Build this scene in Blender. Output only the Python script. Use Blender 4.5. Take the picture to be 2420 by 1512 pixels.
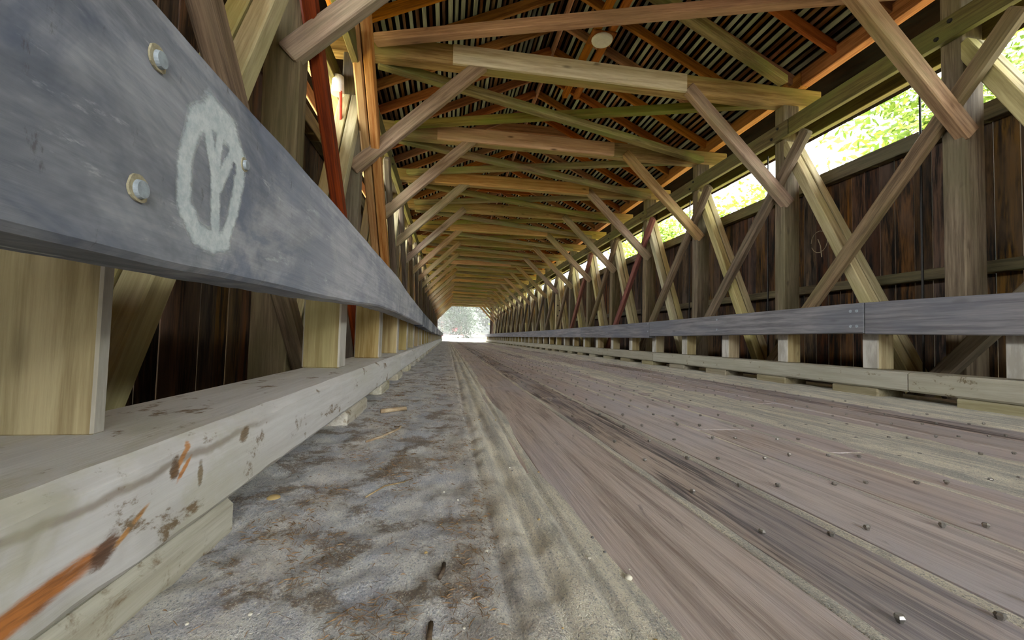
import bpy, bmesh, math, random
from mathutils import Vector, Matrix, noise
random.seed(7)
S = bpy.context.scene
for o in list(bpy.data.objects): bpy.data.objects.remove(o)
COL = S.collection

# ------------------------------------------------------------------ camera
F_PX, YAW, PITCH, ROLL = 1003.3, .1504, .0426, .026
cam_d = bpy.data.cameras.new('camera'); cam = bpy.data.objects.new('camera', cam_d); COL.objects.link(cam)
cam_d.sensor_width = 36.0; cam_d.sensor_fit = 'HORIZONTAL'; cam_d.lens = 36.0 * F_PX / 2420
cam_d.clip_start = .02; cam_d.clip_end = 600
cy_, sy_, cp_, sp_, cr_, sr_ = math.cos(YAW), math.sin(YAW), math.cos(PITCH), math.sin(PITCH), math.cos(ROLL), math.sin(ROLL)
A = Matrix(((cy_, -sy_, 0), (sy_, cy_, 0), (0, 0, 1)))
B = Matrix(((1, 0, 0), (0, cp_, sp_), (0, -sp_, cp_)))
Cm = Matrix(((cr_, 0, sr_), (0, 1, 0), (-sr_, 0, cr_)))
M = Cm @ B @ A                       # world -> (right, forward, up)
r, f, u = M[0], M[1], M[2]
cam.matrix_world = Matrix(((r[0], u[0], -f[0], 0), (r[1], u[1], -f[1], 0), (r[2], u[2], -f[2], 0), (0, 0, 0, 1)))
S.camera = cam

# ------------------------------------------------------------------ sky, sun, exposure
S.view_settings.view_transform = 'Standard'; S.view_settings.look = 'None'
S.view_settings.exposure = 4.25; S.view_settings.gamma = 1; S.view_settings.use_curve_mapping = False
S.render.film_transparent = False
w = bpy.data.worlds.new('sky'); S.world = w; w.use_nodes = True
wn = w.node_tree; wn.nodes.clear()
wo = wn.nodes.new('ShaderNodeOutputWorld'); wb = wn.nodes.new('ShaderNodeBackground')
wb.inputs[0].default_value = (.93, .97, 1, 1); wb.inputs[1].default_value = 1.0
wn.links.new(wb.outputs[0], wo.inputs[0])
sd = bpy.data.lights.new('sun', 'SUN'); sd.energy = 6.0; sd.angle = math.radians(3); sd.color = (1, .93, .8)
sun = bpy.data.objects.new('sun', sd); COL.objects.link(sun)
sun.rotation_euler = (math.radians(28), math.radians(12), 0)
cyc = S.cycles
cyc.use_denoising = True
cyc.max_bounces = 10; cyc.diffuse_bounces = 8; cyc.glossy_bounces = 3; cyc.transparent_max_bounces = 8
cyc.sample_clamp_indirect = 6; cyc.caustics_reflective = False; cyc.caustics_refractive = False

# ------------------------------------------------------------------ dimensions (camera at the origin, z = 0 is camera height)
FL = -.45                            # floor
XR, XL, XC = 4.52, -1.08, 1.72       # inner faces of the truss posts, ridge
Y0, SP = 3.09, 2.05                  # truss panel
YN, YF = -7.3, 42.3                  # portals
YS = -1.15                           # where the near guard-rail boards start
FR = range(-5, 20)
RZ, RS = 5.15, .48                   # rafter underside at ridge, slope

def portal(name, loc, rot, sx, sy):  # sampling guides lying in the real openings (they emit nothing themselves)
    l = bpy.data.lights.new(name, 'AREA'); l.shape = 'RECTANGLE'; l.size = sx; l.size_y = sy; l.cycles.is_portal = True
    o = bpy.data.objects.new(name, l); COL.objects.link(o); o.location = loc; o.rotation_euler = rot
H = math.pi / 2
portal('portal_near', (XC, YN - .6, 2.0), (H, 0, 0), 9, 7.5)
portal('portal_far', (XC, YF + .6, 2.0), (-H, 0, 0), 9, 7.5)
portal('portal_east', (5.75, 17.5, 2.4), (0, H, 0), 2.2, 50)
portal('portal_west', (-2.3, 17.5, 2.4), (0, -H, 0), 2.2, 50)

# ------------------------------------------------------------------ material helpers
def hexc(r, g, b):
    f = lambda c: (c / 255 / 12.92) if c / 255 <= .04045 else ((c / 255 + .055) / 1.055) ** 2.4
    return (f(r), f(g), f(b), 1)
class NT:
    def __init__(s, name):
        s.m = bpy.data.materials.new(name); s.m.use_nodes = True; s.t = s.m.node_tree; s.t.nodes.clear()
        s.out = s.n('ShaderNodeOutputMaterial'); s.b = s.n('ShaderNodeBsdfPrincipled'); s.l(s.b.outputs[0], s.out.inputs[0])
        s.b.inputs['Roughness'].default_value = .75; s.b.inputs['Specular IOR Level'].default_value = .25
    def n(s, k, **kw):
        x = s.t.nodes.new(k)
        for a, v in kw.items(): setattr(x, a, v)
        return x
    def l(s, a, b): s.t.links.new(a, b)
    def val(s, i, v):
        if hasattr(v, 'type') and hasattr(v, 'links'): s.l(v, i)
        else: i.default_value = v
    def math(s, op, a, b=None, c=None, clamp=False):
        x = s.n('ShaderNodeMath', operation=op, use_clamp=clamp); s.val(x.inputs[0], a)
        if b is not None: s.val(x.inputs[1], b)
        if c is not None: s.val(x.inputs[2], c)
        return x.outputs[0]
    def mix(s, fac, a, b, mode='MIX'):
        x = s.n('ShaderNodeMix', data_type='RGBA', blend_type=mode); s.val(x.inputs[0], fac); s.val(x.inputs[6], a); s.val(x.inputs[7], b)
        return x.outputs[2]
    def ramp(s, fac, lo, hi):
        x = s.n('ShaderNodeMapRange'); x.interpolation_type = 'SMOOTHSTEP'
        s.val(x.inputs[0], fac); x.inputs[1].default_value = lo; x.inputs[2].default_value = hi
        return x.outputs[0]
    def noise(s, vec, scale, detail=4, rough=.6, dist=0):
        x = s.n('ShaderNodeTexNoise'); s.l(vec, x.inputs['Vector']); x.inputs['Scale'].default_value = scale
        x.inputs['Detail'].default_value = detail; x.inputs['Roughness'].default_value = rough; x.inputs['Distortion'].default_value = dist
        return x.outputs[0]
    def scl(s, vec, v):
        x = s.n('ShaderNodeVectorMath', operation='MULTIPLY'); s.l(vec, x.inputs[0]); x.inputs[1].default_value = v
        return x.outputs[0]
    def coords(s, rnd=True):
        tc = s.n('ShaderNodeTexCoord'); s.tc = tc
        if not rnd: return tc.outputs['Object']
        oi = s.n('ShaderNodeObjectInfo'); s.oi = oi
        c = s.n('ShaderNodeCombineXYZ'); 
        s.l(s.math('MULTIPLY', oi.outputs['Random'], 53.0), c.inputs[0]); s.l(s.math('MULTIPLY', oi.outputs['Random'], 31.0), c.inputs[1])
        x = s.n('ShaderNodeVectorMath', operation='ADD'); s.l(tc.outputs['Object'], x.inputs[0]); s.l(c.outputs[0], x.inputs[1])
        return x.outputs[0]
    def bump(s, h, strength, dist=.01):
        x = s.n('ShaderNodeBump'); x.inputs['Strength'].default_value = strength; x.inputs['Distance'].default_value = dist
        s.l(h, x.inputs['Height']); s.l(x.outputs[0], s.b.inputs['Normal'])

def wood(name, base, dark, stain=None, stain_amt=.5, grain=22, vary=.25, knots=.5, bump=.35, gcon=(.35, .65), hue=.01, rough=.78, extra=None):
    t = NT(name); v = t.coords()
    g = t.noise(t.scl(v, (1.1, grain, grain)), 1, 6, .68, .35)
    fine = t.noise(t.scl(v, (5, grain * 5, grain * 5)), 1, 3, .6)
    gm = t.math('ADD', t.math('MULTIPLY', g, .75), t.math('MULTIPLY', fine, .25))
    col = t.mix(t.ramp(gm, *gcon), dark, base)
    big = t.noise(t.scl(v, (.9, 3.5, 3.5)), 1, 4, .6)
    if stain is not None: col = t.mix(t.math('MULTIPLY', t.ramp(big, .42, .66), stain_amt), col, stain)
    vo = t.n('ShaderNodeTexVoronoi'); t.l(t.scl(v, (2.2, 7, 7)), vo.inputs['Vector']); vo.inputs['Scale'].default_value = 1
    kn = t.math('SUBTRACT', 1, t.ramp(vo.outputs['Distance'], .05, .2))
    kn = t.math('MULTIPLY', kn, t.ramp(t.noise(v, 3.1, 1), .5, .56))
    col = t.mix(t.math('MULTIPLY', kn, knots), col, tuple(c * .3 for c in dark[:3]) + (1,))
    rv = t.oi.outputs['Random']
    hs = t.n('ShaderNodeHueSaturation'); t.l(col, hs.inputs['Color'])
    t.l(t.math('ADD', 1 - vary / 2, t.math('MULTIPLY', rv, vary)), hs.inputs['Value'])
    r2 = t.math('FRACT', t.math('MULTIPLY', rv, 17.3))
    t.l(t.math('ADD', .5 - hue, t.math('MULTIPLY', r2, 2 * hue)), hs.inputs['Hue'])
    r3 = t.math('FRACT', t.math('MULTIPLY', rv, 41.7))
    t.l(t.math('ADD', .8, t.math('MULTIPLY', r3, .4)), hs.inputs['Saturation'])
    col = hs.outputs[0]
    if extra: col = extra(t, col, v)
    t.l(col, t.b.inputs['Base Color']); t.b.inputs['Roughness'].default_value = rough
    t.bump(t.math('SUBTRACT', gm, t.math('MULTIPLY', kn, .2)), bump, .008)
    return t.m

def plain(name, col, rough=.6, metal=0, var=.15, sc=20):
    t = NT(name); v = t.coords()
    n = t.noise(v, sc, 4)
    t.l(t.mix(t.ramp(n, .3, .7), tuple(c * (1 - var) for c in col[:3]) + (1,), tuple(min(1, c * (1 + var)) for c in col[:3]) + (1,)), t.b.inputs['Base Color'])
    t.b.inputs['Roughness'].default_value = rough; t.b.inputs['Metallic'].default_value = metal
    t.bump(n, .2, .004)
    return t.m

M_tie = wood('tie_timber', hexc(176, 150, 108), hexc(120, 96, 64), hexc(138, 132, 84), .7, vary=.3, hue=.012)
M_sis = wood('sister_plank_pale', hexc(208, 194, 160), hexc(168, 148, 114), hexc(170, 160, 126), .4, knots=.7)
M_sis2 = wood('sister_plank_pink', hexc(206, 164, 120), hexc(164, 120, 82), hexc(166, 148, 98), .4, knots=.9)
M_knee = wood('knee_timber', hexc(160, 132, 100), hexc(110, 86, 62), hexc(130, 124, 80), .5, vary=.25)
M_lat = wood('lateral_timber', hexc(146, 128, 88), hexc(98, 82, 54), hexc(120, 124, 66), .8, vary=.35, hue=.02)
M_latr = wood('lateral_red', hexc(190, 138, 96), hexc(140, 92, 60), hexc(140, 110, 70), .4, vary=.1)
M_raft = wood('rafter_orange', hexc(168, 112, 72), hexc(108, 64, 38), hexc(142, 94, 58), .6, vary=.35, hue=.012, knots=.3)
M_soff = wood('soffit_board', hexc(226, 178, 146), hexc(190, 136, 100), hexc(210, 180, 130), .4, vary=.15)
M_plate = wood('eave_plate', hexc(190, 130, 86), hexc(136, 84, 50), hexc(170, 122, 84), .4, vary=.15)
M_slg = wood('slat_grey', hexc(158, 160, 148), hexc(112, 114, 106), hexc(132, 140, 116), .6, grain=14, vary=.6)
M_slb = wood('slat_brown', hexc(108, 66, 40), hexc(50, 26, 15), hexc(150, 122, 92), .6, grain=14, vary=.9)
M_roof = wood('roofing_dark', hexc(22, 15, 12), hexc(9, 7, 6), hexc(20, 20, 20), .5, grain=6, vary=.2, rough=1)
M_roof.node_tree.nodes['Principled BSDF'].inputs['Specular IOR Level'].default_value = 0
M_sid = wood('siding', hexc(98, 68, 42), hexc(18, 13, 10), hexc(84, 66, 54), .7, grain=13, vary=1.0, hue=.018, knots=.9, gcon=(.42, .64))
M_srail = wood('siding_rail', hexc(110, 96, 70), hexc(66, 54, 40), hexc(90, 88, 60), .5)
M_post = wood('truss_post', hexc(128, 114, 90), hexc(78, 66, 50), hexc(92, 88, 60), .6, vary=.25)
M_main = wood('main_brace', hexc(176, 164, 126), hexc(136, 124, 90), hexc(144, 140, 92), .5, vary=.2, knots=.3)
M_slash = wood('counter_brace', hexc(126, 106, 84), hexc(72, 58, 44), hexc(98, 90, 62), .6, vary=.25, hue=.004)
M_slred = wood('red_brace', hexc(136, 76, 48), hexc(82, 42, 26), None, knots=.3)
M_slor = wood('new_orange_brace', hexc(178, 142, 100), hexc(136, 96, 62), hexc(172, 148, 104), .5, vary=.25, knots=.4)
M_chord = wood('chord', hexc(110, 100, 66), hexc(70, 60, 40), hexc(92, 96, 56), .6)
M_dark = wood('under_timber', hexc(70, 56, 42), hexc(36, 28, 20))
M_iron = plain('dark_iron', hexc(48, 46, 44), .5, .6)
M_nail = plain('nail_steel', hexc(150, 146, 138), .35, .85, .2, 200)
M_bolt = plain('galvanised_bolt', hexc(140, 148, 152), .7, .1, .2, 90)
M_yel = plain('bolt_rim_wood', hexc(150, 142, 116), .9, 0, .25, 90)

def paint_chips(colr, lo, hi, sx=9, sy=26):
    def f(t, col, v):
        n = t.noise(t.scl(v, (sx, sy, sy)), 1, 7, .72, .3)
        return t.mix(t.ramp(n, lo, hi), col, colr)
    return f
def rail_extra(t, col, v):
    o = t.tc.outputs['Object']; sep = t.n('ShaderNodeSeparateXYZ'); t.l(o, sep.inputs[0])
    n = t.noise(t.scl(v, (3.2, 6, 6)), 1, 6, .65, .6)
    near_shade = t.math('SUBTRACT', 1, t.ramp(t.math('ADD', sep.outputs[0], t.math('MULTIPLY', n, .8)), 2.0, 3.1))   # shade painted into the colour, blotchy, over the board's first metres
    col = t.mix(t.math('MULTIPLY', t.ramp(n, .40, .62), t.math('ADD', .35, t.math('MULTIPLY', near_shade, .6))), col, hexc(84, 94, 116))
    col = t.mix(t.math('MULTIPLY', t.math('MULTIPLY', near_shade, t.ramp(t.noise(t.scl(v, (2.4, 4, 4)), 1, 6, .7, .4), .3, .62)), .8), col, hexc(56, 64, 76))
    col = t.mix(t.math('MULTIPLY', near_shade, .25), col, hexc(90, 96, 104))
    n2 = t.noise(t.scl(v, (7, 30, 30)), 1, 6, .7)
    col = t.mix(t.math('MULTIPLY', t.ramp(n2, .58, .72), .5), col, hexc(206, 208, 208))
    n3 = t.noise(t.scl(v, (30, 12, 12)), 1, 6, .75)
    return t.mix(t.math('MULTIPLY', t.ramp(n3, .60, .70), .6), col, hexc(70, 66, 66))
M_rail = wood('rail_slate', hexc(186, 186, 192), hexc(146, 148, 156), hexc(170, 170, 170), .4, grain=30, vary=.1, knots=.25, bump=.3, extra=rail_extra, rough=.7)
M_railr = wood('rail_slate_far', hexc(134, 130, 130), hexc(90, 88, 90), hexc(96, 98, 106), .7, grain=26, vary=.2, knots=.3,
               extra=paint_chips(hexc(160, 160, 152), .66, .76, 5, 30))
M_curb = wood('curb_whitewash', hexc(204, 202, 198), hexc(178, 174, 168), hexc(190, 190, 182), .6, grain=18, vary=.08, knots=.2, gcon=(.25, .7),
              extra=paint_chips(hexc(126, 108, 84), .58, .66, 7, 9))
M_blk = wood('curb_block', hexc(196, 192, 176), hexc(160, 152, 134), hexc(168, 156, 124), .6, vary=.12, extra=paint_chips(hexc(124, 106, 80), .53, .66, 8, 12))
M_curbr = wood('curb_grey_right', hexc(164, 158, 142), hexc(132, 126, 110), hexc(146, 142, 122), .6, grain=18, vary=.12, knots=.3, gcon=(.25, .7),
              extra=paint_chips(hexc(104, 92, 70), .60, .68, 7, 9))
M_blkr = wood('curb_block_right', hexc(150, 142, 118), hexc(118, 108, 84), hexc(130, 120, 92), .6)
def gouge(t, col, v):
    o = t.tc.outputs['Object']; sep = t.n('ShaderNodeSeparateXYZ'); t.l(o, sep.inputs[0])
    n = t.noise(t.scl(o, (16, 60, 60)), 1, 6, .75, .5); n1 = t.noise(t.scl(o, (5, 9, 9)), 1, 4, .6); fib = t.noise(t.scl(o, (8, 120, 120)), 1, 4, .7)
    # long dark check under the top arris
    zz = t.math('ADD', t.math('SUBTRACT', sep.outputs[2], .052), t.math('MULTIPLY', t.math('SUBTRACT', n1, .5), .05))
    crack = t.math('MULTIPLY', t.math('SUBTRACT', 1, t.ramp(t.math('ABSOLUTE', zz), .002, .011)), t.math('SUBTRACT', 1, t.ramp(sep.outputs[0], 2.1, 2.5)))
    col = t.mix(t.math('MULTIPLY', crack, .6), col, hexc(116, 98, 76))
    # greenish film on the worn lower face, nearest metre
    film = t.math('MULTIPLY', t.ramp(t.noise(t.scl(o, (4, 8, 8)), 1, 5, .65, .4), .42, .62), t.math('SUBTRACT', 1, t.ramp(sep.outputs[0], 1.9, 2.4)))
    col = t.mix(t.math('MULTIPLY', film, .55), col, hexc(170, 166, 138))
    for (x, z, rx, rz, tilt, c1, sh) in [(.535, -.309, .125, .015, .12, hexc(184, 112, 44), .9), (.655, -.297, .022, .017, .3, hexc(112, 82, 62), 1.6), (.70, -.285, .030, .006, .5, hexc(196, 140, 74), .8),
                                     (.812, -.224, .026, .008, .8, hexc(186, 130, 76), 1.6), (.822, -.240, .020, .006, .8, hexc(190, 128, 70), 1.6), (.795, -.232, .012, .018, .2, hexc(116, 92, 68), 2.2),
                                     (1.04, -.232, .018, .016, 0, hexc(128, 108, 84), 2.2), (.87, -.262, .008, .022, 0, hexc(134, 118, 92), 1.8)]:
        dx = t.math('SUBTRACT', sep.outputs[0], x - YS); dz = t.math('SUBTRACT', sep.outputs[2], z - (-.275))
        dz = t.math('SUBTRACT', dz, t.math('MULTIPLY', dx, tilt))
        d = t.math('ADD', t.math('POWER', t.math('ABSOLUTE', t.math('DIVIDE', dx, rx)), 2.0), t.math('POWER', t.math('ABSOLUTE', t.math('DIVIDE', dz, rz)), 2.0))
        d = t.math('ADD', d, t.math('MULTIPLY', t.math('SUBTRACT', n, .5), 2.6 * sh))
        cc = t.mix(t.ramp(fib, .35, .6), tuple(q * .55 for q in c1[:3]) + (1,), c1)
        col = t.mix(t.math('MULTIPLY', t.math('SUBTRACT', 1, t.ramp(d, .4, 1.8)), .95), col, cc)
    return paint_chips(hexc(120, 102, 78), .57, .66, 6, 10)(t, col, v)
M_curbn = wood('curb_whitewash_gouged', hexc(204, 202, 198), hexc(178, 174, 168), hexc(188, 186, 172), .6, grain=18, vary=.02, knots=.2, gcon=(.25, .7), extra=gouge)
def gp_extra(t, col, v):
    g = t.n('ShaderNodeNewGeometry'); s = t.n('ShaderNodeSeparateXYZ'); t.l(g.outputs['True Normal'], s.inputs[0])
    side = t.ramp(t.math('ABSOLUTE', s.outputs[0]), .5, .8)
    return t.mix(t.math('MULTIPLY', side, .85), col, t.mix(t.ramp(t.noise(t.scl(v, (2, 9, 9)), 1, 5, .65), .4, .6), hexc(186, 182, 174), hexc(150, 146, 138)))
M_gp = wood('guard_post_treated', hexc(176, 160, 118), hexc(134, 116, 78), hexc(146, 136, 92), .5, vary=.12, knots=.8, extra=gp_extra)

def plank_mat(name, base, dark, stain, con):
    def ex(t, col, v):
        g = t.n('ShaderNodeNewGeometry'); 
        gr = t.noise(t.scl(g.outputs['Position'], (1.6, .5, 1)), 1, 5, .6, .4)
        col = t.mix(t.math('MULTIPLY', t.ramp(gr, .46, .66), .6), col, hexc(180, 174, 176))
        sc = t.noise(t.scl(v, (3, 22, 22)), 1, 6, .75, .5)
        return t.mix(t.math('MULTIPLY', t.ramp(sc, .6, .7), .55), col, hexc(74, 66, 66))
    return wood(name, base, dark, stain, .6, grain=24, vary=.16, knots=.4, bump=.95, gcon=con, hue=.006, extra=ex, rough=.55)
M_plank = plank_mat('deck_plank', hexc(194, 180, 170), hexc(124, 108, 98), hexc(176, 168, 168), (.30, .60))
M_plankd = plank_mat('deck_plank_ridged', hexc(176, 158, 142), hexc(66, 54, 50), hexc(116, 108, 112), (.42, .56))

def dust_mat():
    t = NT('road_dust'); g = t.n('ShaderNodeNewGeometry'); p = g.outputs['Position']
    streak = t.noise(t.scl(p, (26, 1.6, 1)), 1, 5, .65)
    grit = t.noise(t.scl(p, (1, .7, 1)), 260, 3, .75)
    clod = t.noise(t.scl(p, (9, 7, 1)), 1, 7, .72)
    sep = t.n('ShaderNodeSeparateXYZ'); t.l(p, sep.inputs[0])
    col = t.mix(t.ramp(streak, .36, .64), hexc(178, 174, 162), hexc(226, 218, 196))
    col = t.mix(t.math('MULTIPLY', t.ramp(clod, .5, .7), .5), col, hexc(146, 146, 140))
    grey = t.mix(t.ramp(clod, .35, .65), hexc(214, 210, 202), hexc(176, 176, 180))
    n0 = t.noise(t.scl(p, (5, 2, 1)), 1, 4, .6)
    left = t.math('SUBTRACT', 1, t.ramp(t.math('ADD', sep.outputs[0], t.math('MULTIPLY', t.math('SUBTRACT', n0, .5), .4)), -.06, .24))
    col = t.mix(left, col, grey)
    # brown litter mats beside the left curb
    m = t.noise(t.scl(p, (8, 9, 1)), 1, 3, .5, .25)
    fuzz = t.noise(t.scl(p, (70, 60, 1)), 1, 5, .75)
    mm = t.math('ADD', m, t.math('MULTIPLY', t.math('SUBTRACT', fuzz, .5), .55))
    k = t.math('MULTIPLY', t.ramp(mm, .50, .66), left)
    col = t.mix(t.math('MULTIPLY', k, .8), col, hexc(118, 98, 74))
    col = t.mix(t.math('MULTIPLY', t.ramp(grit, .52, .66), .65), col, hexc(104, 112, 120))
    col = t.mix(t.math('MULTIPLY', t.math('SUBTRACT', 1, t.ramp(grit, .34, .44)), .6), col, hexc(240, 234, 212))
    t.l(col, t.b.inputs['Base Color']); t.b.inputs['Roughness'].default_value = .85; t.b.inputs['Specular IOR Level'].default_value = .2
    h = t.math('ADD', t.math('MULTIPLY', grit, .5), t.math('ADD', t.math('MULTIPLY', streak, .5), t.math('MULTIPLY', t.math('ADD', clod, t.math('MULTIPLY', fuzz, .5)), .9)))
    t.bump(h, .8, .014)
    return t.m
M_dust = dust_mat()

# ------------------------------------------------------------------ geometry helpers
def setp(o, label=None, cat=None, group=None, kind=None):
    if label: o['label'] = label
    if cat: o['category'] = cat
    if group: o['group'] = group
    if kind: o['kind'] = kind
    return o
def empty(name, loc=(0, 0, 0), **k):
    o = bpy.data.objects.new(name, None); COL.objects.link(o); o.location = loc; o.empty_display_size = .1
    bpy.context.view_layer.update() if False else None
    return setp(o, **k)
def place(o, mw, parent=None):
    if parent is not None:
        o.parent = parent
        o.matrix_parent_inverse = Matrix.Identity(4)
        o.matrix_basis = PW[parent.name].inverted() @ mw
    else: o.matrix_basis = mw
    PW[o.name] = mw
    return o
PW = {}
def E_(name, loc, **k):
    o = empty(name, loc, **k); PW[o.name] = Matrix.Translation(loc); return o
CACHE = {}
def boxmesh(L, W, Hh, mat, bev=.006):
    key = (round(L, 3), round(W, 3), round(Hh, 3), mat.name, bev)
    if key in CACHE: return CACHE[key]
    me = bpy.data.meshes.new('timber'); bm = bmesh.new()
    bmesh.ops.create_cube(bm, size=1, matrix=Matrix.Diagonal((L, W, Hh, 1)))
    if bev: bmesh.ops.bevel(bm, geom=bm.edges[:], offset=min(bev, W * .3, Hh * .3), segments=1, affect='EDGES')
    bm.to_mesh(me); bm.free(); me.materials.append(mat); CACHE[key] = me
    return me
def timber(name, p0, p1, W, Hh, mat, parent=None, up=(0, 0, 1), bev=.006, **k):
    """a bar from p0 to p1: W across, Hh along 'up'"""
    p0, p1 = Vector(p0), Vector(p1); d = p1 - p0; L = d.length; x = d / L
    z = Vector(up); z = (z - x * z.dot(x)).normalized(); y = z.cross(x)
    mw = Matrix(((x[0], y[0], z[0], 0), (x[1], y[1], z[1], 0), (x[2], y[2], z[2], 0), (0, 0, 0, 1)))
    mw = Matrix.Translation((p0 + p1) / 2) @ mw
    o = bpy.data.objects.new(name, boxmesh(L, W, Hh, mat, bev)); COL.objects.link(o)
    place(o, mw, parent)
    return setp(o, **k)
def box(name, x0, x1, y0, y1, z0, z1, mat, parent=None, axis='Y', bev=.006, **k):
    """axis-aligned bar whose grain runs along axis"""
    cx, cy, cz = (x0 + x1) / 2, (y0 + y1) / 2, (z0 + z1) / 2
    if axis == 'Y': return timber(name, (cx, y0, cz), (cx, y1, cz), x1 - x0, z1 - z0, mat, parent, (0, 0, 1), bev, **k)
    if axis == 'X': return timber(name, (x0, cy, cz), (x1, cy, cz), y1 - y0, z1 - z0, mat, parent, (0, 0, 1), bev, **k)
    return timber(name, (cx, cy, z0), (cx, cy, z1), x1 - x0, y1 - y0, mat, parent, (0, 1, 0), bev, **k)
def mobj(name, bm, mat, parent=None, mw=None, smooth=False, **k):
    me = bpy.data.meshes.new(name); bm.to_mesh(me); bm.free(); me.materials.append(mat)
    if smooth:
        for p in me.polygons: p.use_smooth = True
    o = bpy.data.objects.new(name, me); COL.objects.link(o)
    place(o, mw or Matrix.Identity(4), parent)
    return setp(o, **k)

# ------------------------------------------------------------------ THE GROUND AND THE FAR BANK
def ground_h(x, y):
    over = min(max((y - YF - .6) / 3.0, 0), 1) + min(max((-y - 8.2) / 3.0, 0), 1)
    z = -4.2 + 3.7 * over
    if y > YF: z += max(0, (y - 46)) * .016 - max(0, x - 1) * .03 * min(1, (y - YF) / 20)
    d = abs(x - 1.7)
    if y > YF + 4 or y < -11: z += max(0, d - 5) * .04
    else: z += max(0, d - 7) * .12
    if y > 96: z += (y - 96) * .55                     # wooded hillside closing the view
    return z + .12 * noise.noise(Vector((x * .3, y * .3, 0)))
bm = bmesh.new()
xs = [-60, -45, -34, -26, -20, -15, -11, -8, -6, -4, -2, 0, 1.7, 3.5, 5.5, 7.5, 9.5, 12, 15, 19, 24, 30, 38, 48, 62]
ys = [-40, -25, -17, -14, -11.5, -10, -8.5, -7, -4, 0, 5, 10, 15, 20, 25, 30, 35, 40, 42.8, 44, 45.5, 47, 50, 54, 59, 65, 72, 80, 90, 98, 106, 116, 135]
vs = [[bm.verts.new((x, y, ground_h(x, y))) for x in xs] for y in ys]
for j in range(len(ys) - 1):
    for i in range(len(xs) - 1): bm.faces.new((vs[j][i], vs[j][i + 1], vs[j + 1][i + 1], vs[j + 1][i]))
t = NT('ground'); g = t.n('ShaderNodeNewGeometry'); p = g.outputs['Position']; sep = t.n('ShaderNodeSeparateXYZ'); t.l(p, sep.inputs[0])
n = t.noise(p, .8, 5); n2 = t.noise(p, .12, 4)
road = t.math('SUBTRACT', 1, t.ramp(t.math('ABSOLUTE', t.math('ADD', t.math('SUBTRACT', sep.outputs[0], 1.0), t.math('MULTIPLY', n, 2))), 5.0, 7.5))
bank = t.ramp(t.math('ABSOLUTE', t.math('SUBTRACT', sep.outputs[1], 20.6)), 22.5, 23.5)
c = t.mix(t.ramp(n, .4, .6), hexc(126, 126, 84), hexc(160, 150, 112))
c = t.mix(bank, c, hexc(66, 70, 46)); c = t.mix(t.ramp(sep.outputs[1], 92, 98), c, t.mix(t.ramp(t.noise(p, .5, 5), .4, .6), hexc(22, 32, 26), hexc(34, 44, 36))); c = t.mix(t.math('MULTIPLY', t.math('MULTIPLY', road, bank), t.math('SUBTRACT', 1, t.ramp(sep.outputs[1], 92, 98))), c, hexc(66, 63, 59))
t.l(c, t.b.inputs['Base Color']); t.bump(n, .5, .1)
mobj('ground', bm, t.m, smooth=True, kind='structure')
portal_guard = None

# ------------------------------------------------------------------ FLOOR: planks, nails
floor = E_('floor', (XC, 0, FL), kind='structure')
edges = [-.86, -.56, -.26, .03, .31, .672, .965, 1.29, 1.6, 1.91, 2.22, 2.53, 2.84, 3.15, 3.46, 3.77, 4.08]
nbm = bmesh.new()   # far nails joined
def nailhead(bm, x, y, z, rr, tilt):
    m = Matrix.Translation((x, y, z)) @ Matrix.Rotation(tilt, 4, 'X')
    a = [bm.verts.new(m @ Vector((rr * math.cos(q * 1.047), rr * math.sin(q * 1.047), 0))) for q in range(6)]
    b = [bm.verts.new(m @ Vector((rr * .7 * math.cos(q * 1.047), rr * .7 * math.sin(q * 1.047), .004))) for q in range(6)]
    c_ = [bm.verts.new(m @ Vector((rr * .35 * math.cos(q * 1.047), rr * .35 * math.sin(q * 1.047), -.012))) for q in range(6)]
    bm.faces.new(b)
    for q in range(6):
        bm.faces.new((a[q], a[(q + 1) % 6], b[(q + 1) % 6], b[q])); bm.faces.new((c_[q], c_[(q + 1) % 6], a[(q + 1) % 6], a[q]))
def nail_mesh():
    b_ = bmesh.new(); nailhead(b_, 0, 0, 0, .0085, .15); me = bpy.data.meshes.new('nail'); b_.to_mesh(me); b_.free(); me.materials.append(M_nail); return me
NM = nail_mesh()
def deck_plank(i, y0, y1):
    x0, x1 = edges[i] + .004, edges[i + 1] - .004
    dz = random.uniform(-.004, .003); mat = M_plankd if i == 5 or (i in (8, 12) and random.random() < .5) else M_plank
    if i == 5: dz = -.001
    p = box('plank', x0, x1, y0, y1 - .006, FL - .075, FL + dz, mat, floor, bev=.009)
    if i >= 5 and i < 15:
        k0 = math.ceil((y0 - .0) / .305)
        for k in range(k0, int(y1 / .305) + 1):
            yy = k * .305
            if yy < y0 + .02 or yy > y1 - .02 or yy < -.3: continue
            for fx in (.075, -.035):
                xx = (x0 + fx if fx > 0 else x1 + fx) + random.uniform(-.012, .012)
                y_ = yy + random.uniform(-.02, .02)
                ht = random.uniform(.004, .011)
                if yy < 3.9 and i < 13:
                    nl = bpy.data.objects.new('nail', NM); COL.objects.link(nl)
                    place(nl, Matrix.Translation((xx, y_, FL + dz + ht)) @ Matrix.Rotation(random.random() * 6, 4, 'Z'), p)
                elif yy < 16: nailhead(nbm, xx, y_, FL + dz + ht, .0085, .15)
for i in range(len(edges) - 1):
    ph = {5: 7.3, 6: 3.1, 7: 2.05, 4: 3.9, 8: 5.7}.get(i, random.uniform(.3, 4.0))
    cuts = [YN] + [y for y in [ph + 4.1 * q for q in range(-3, 11)] if YN + .5 < y < YF - .5] + [YF]
    for a, b in zip(cuts, cuts[1:]): deck_plank(i, a, b)
mobj('nail', nbm, M_nail, floor, kind='stuff')
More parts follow.
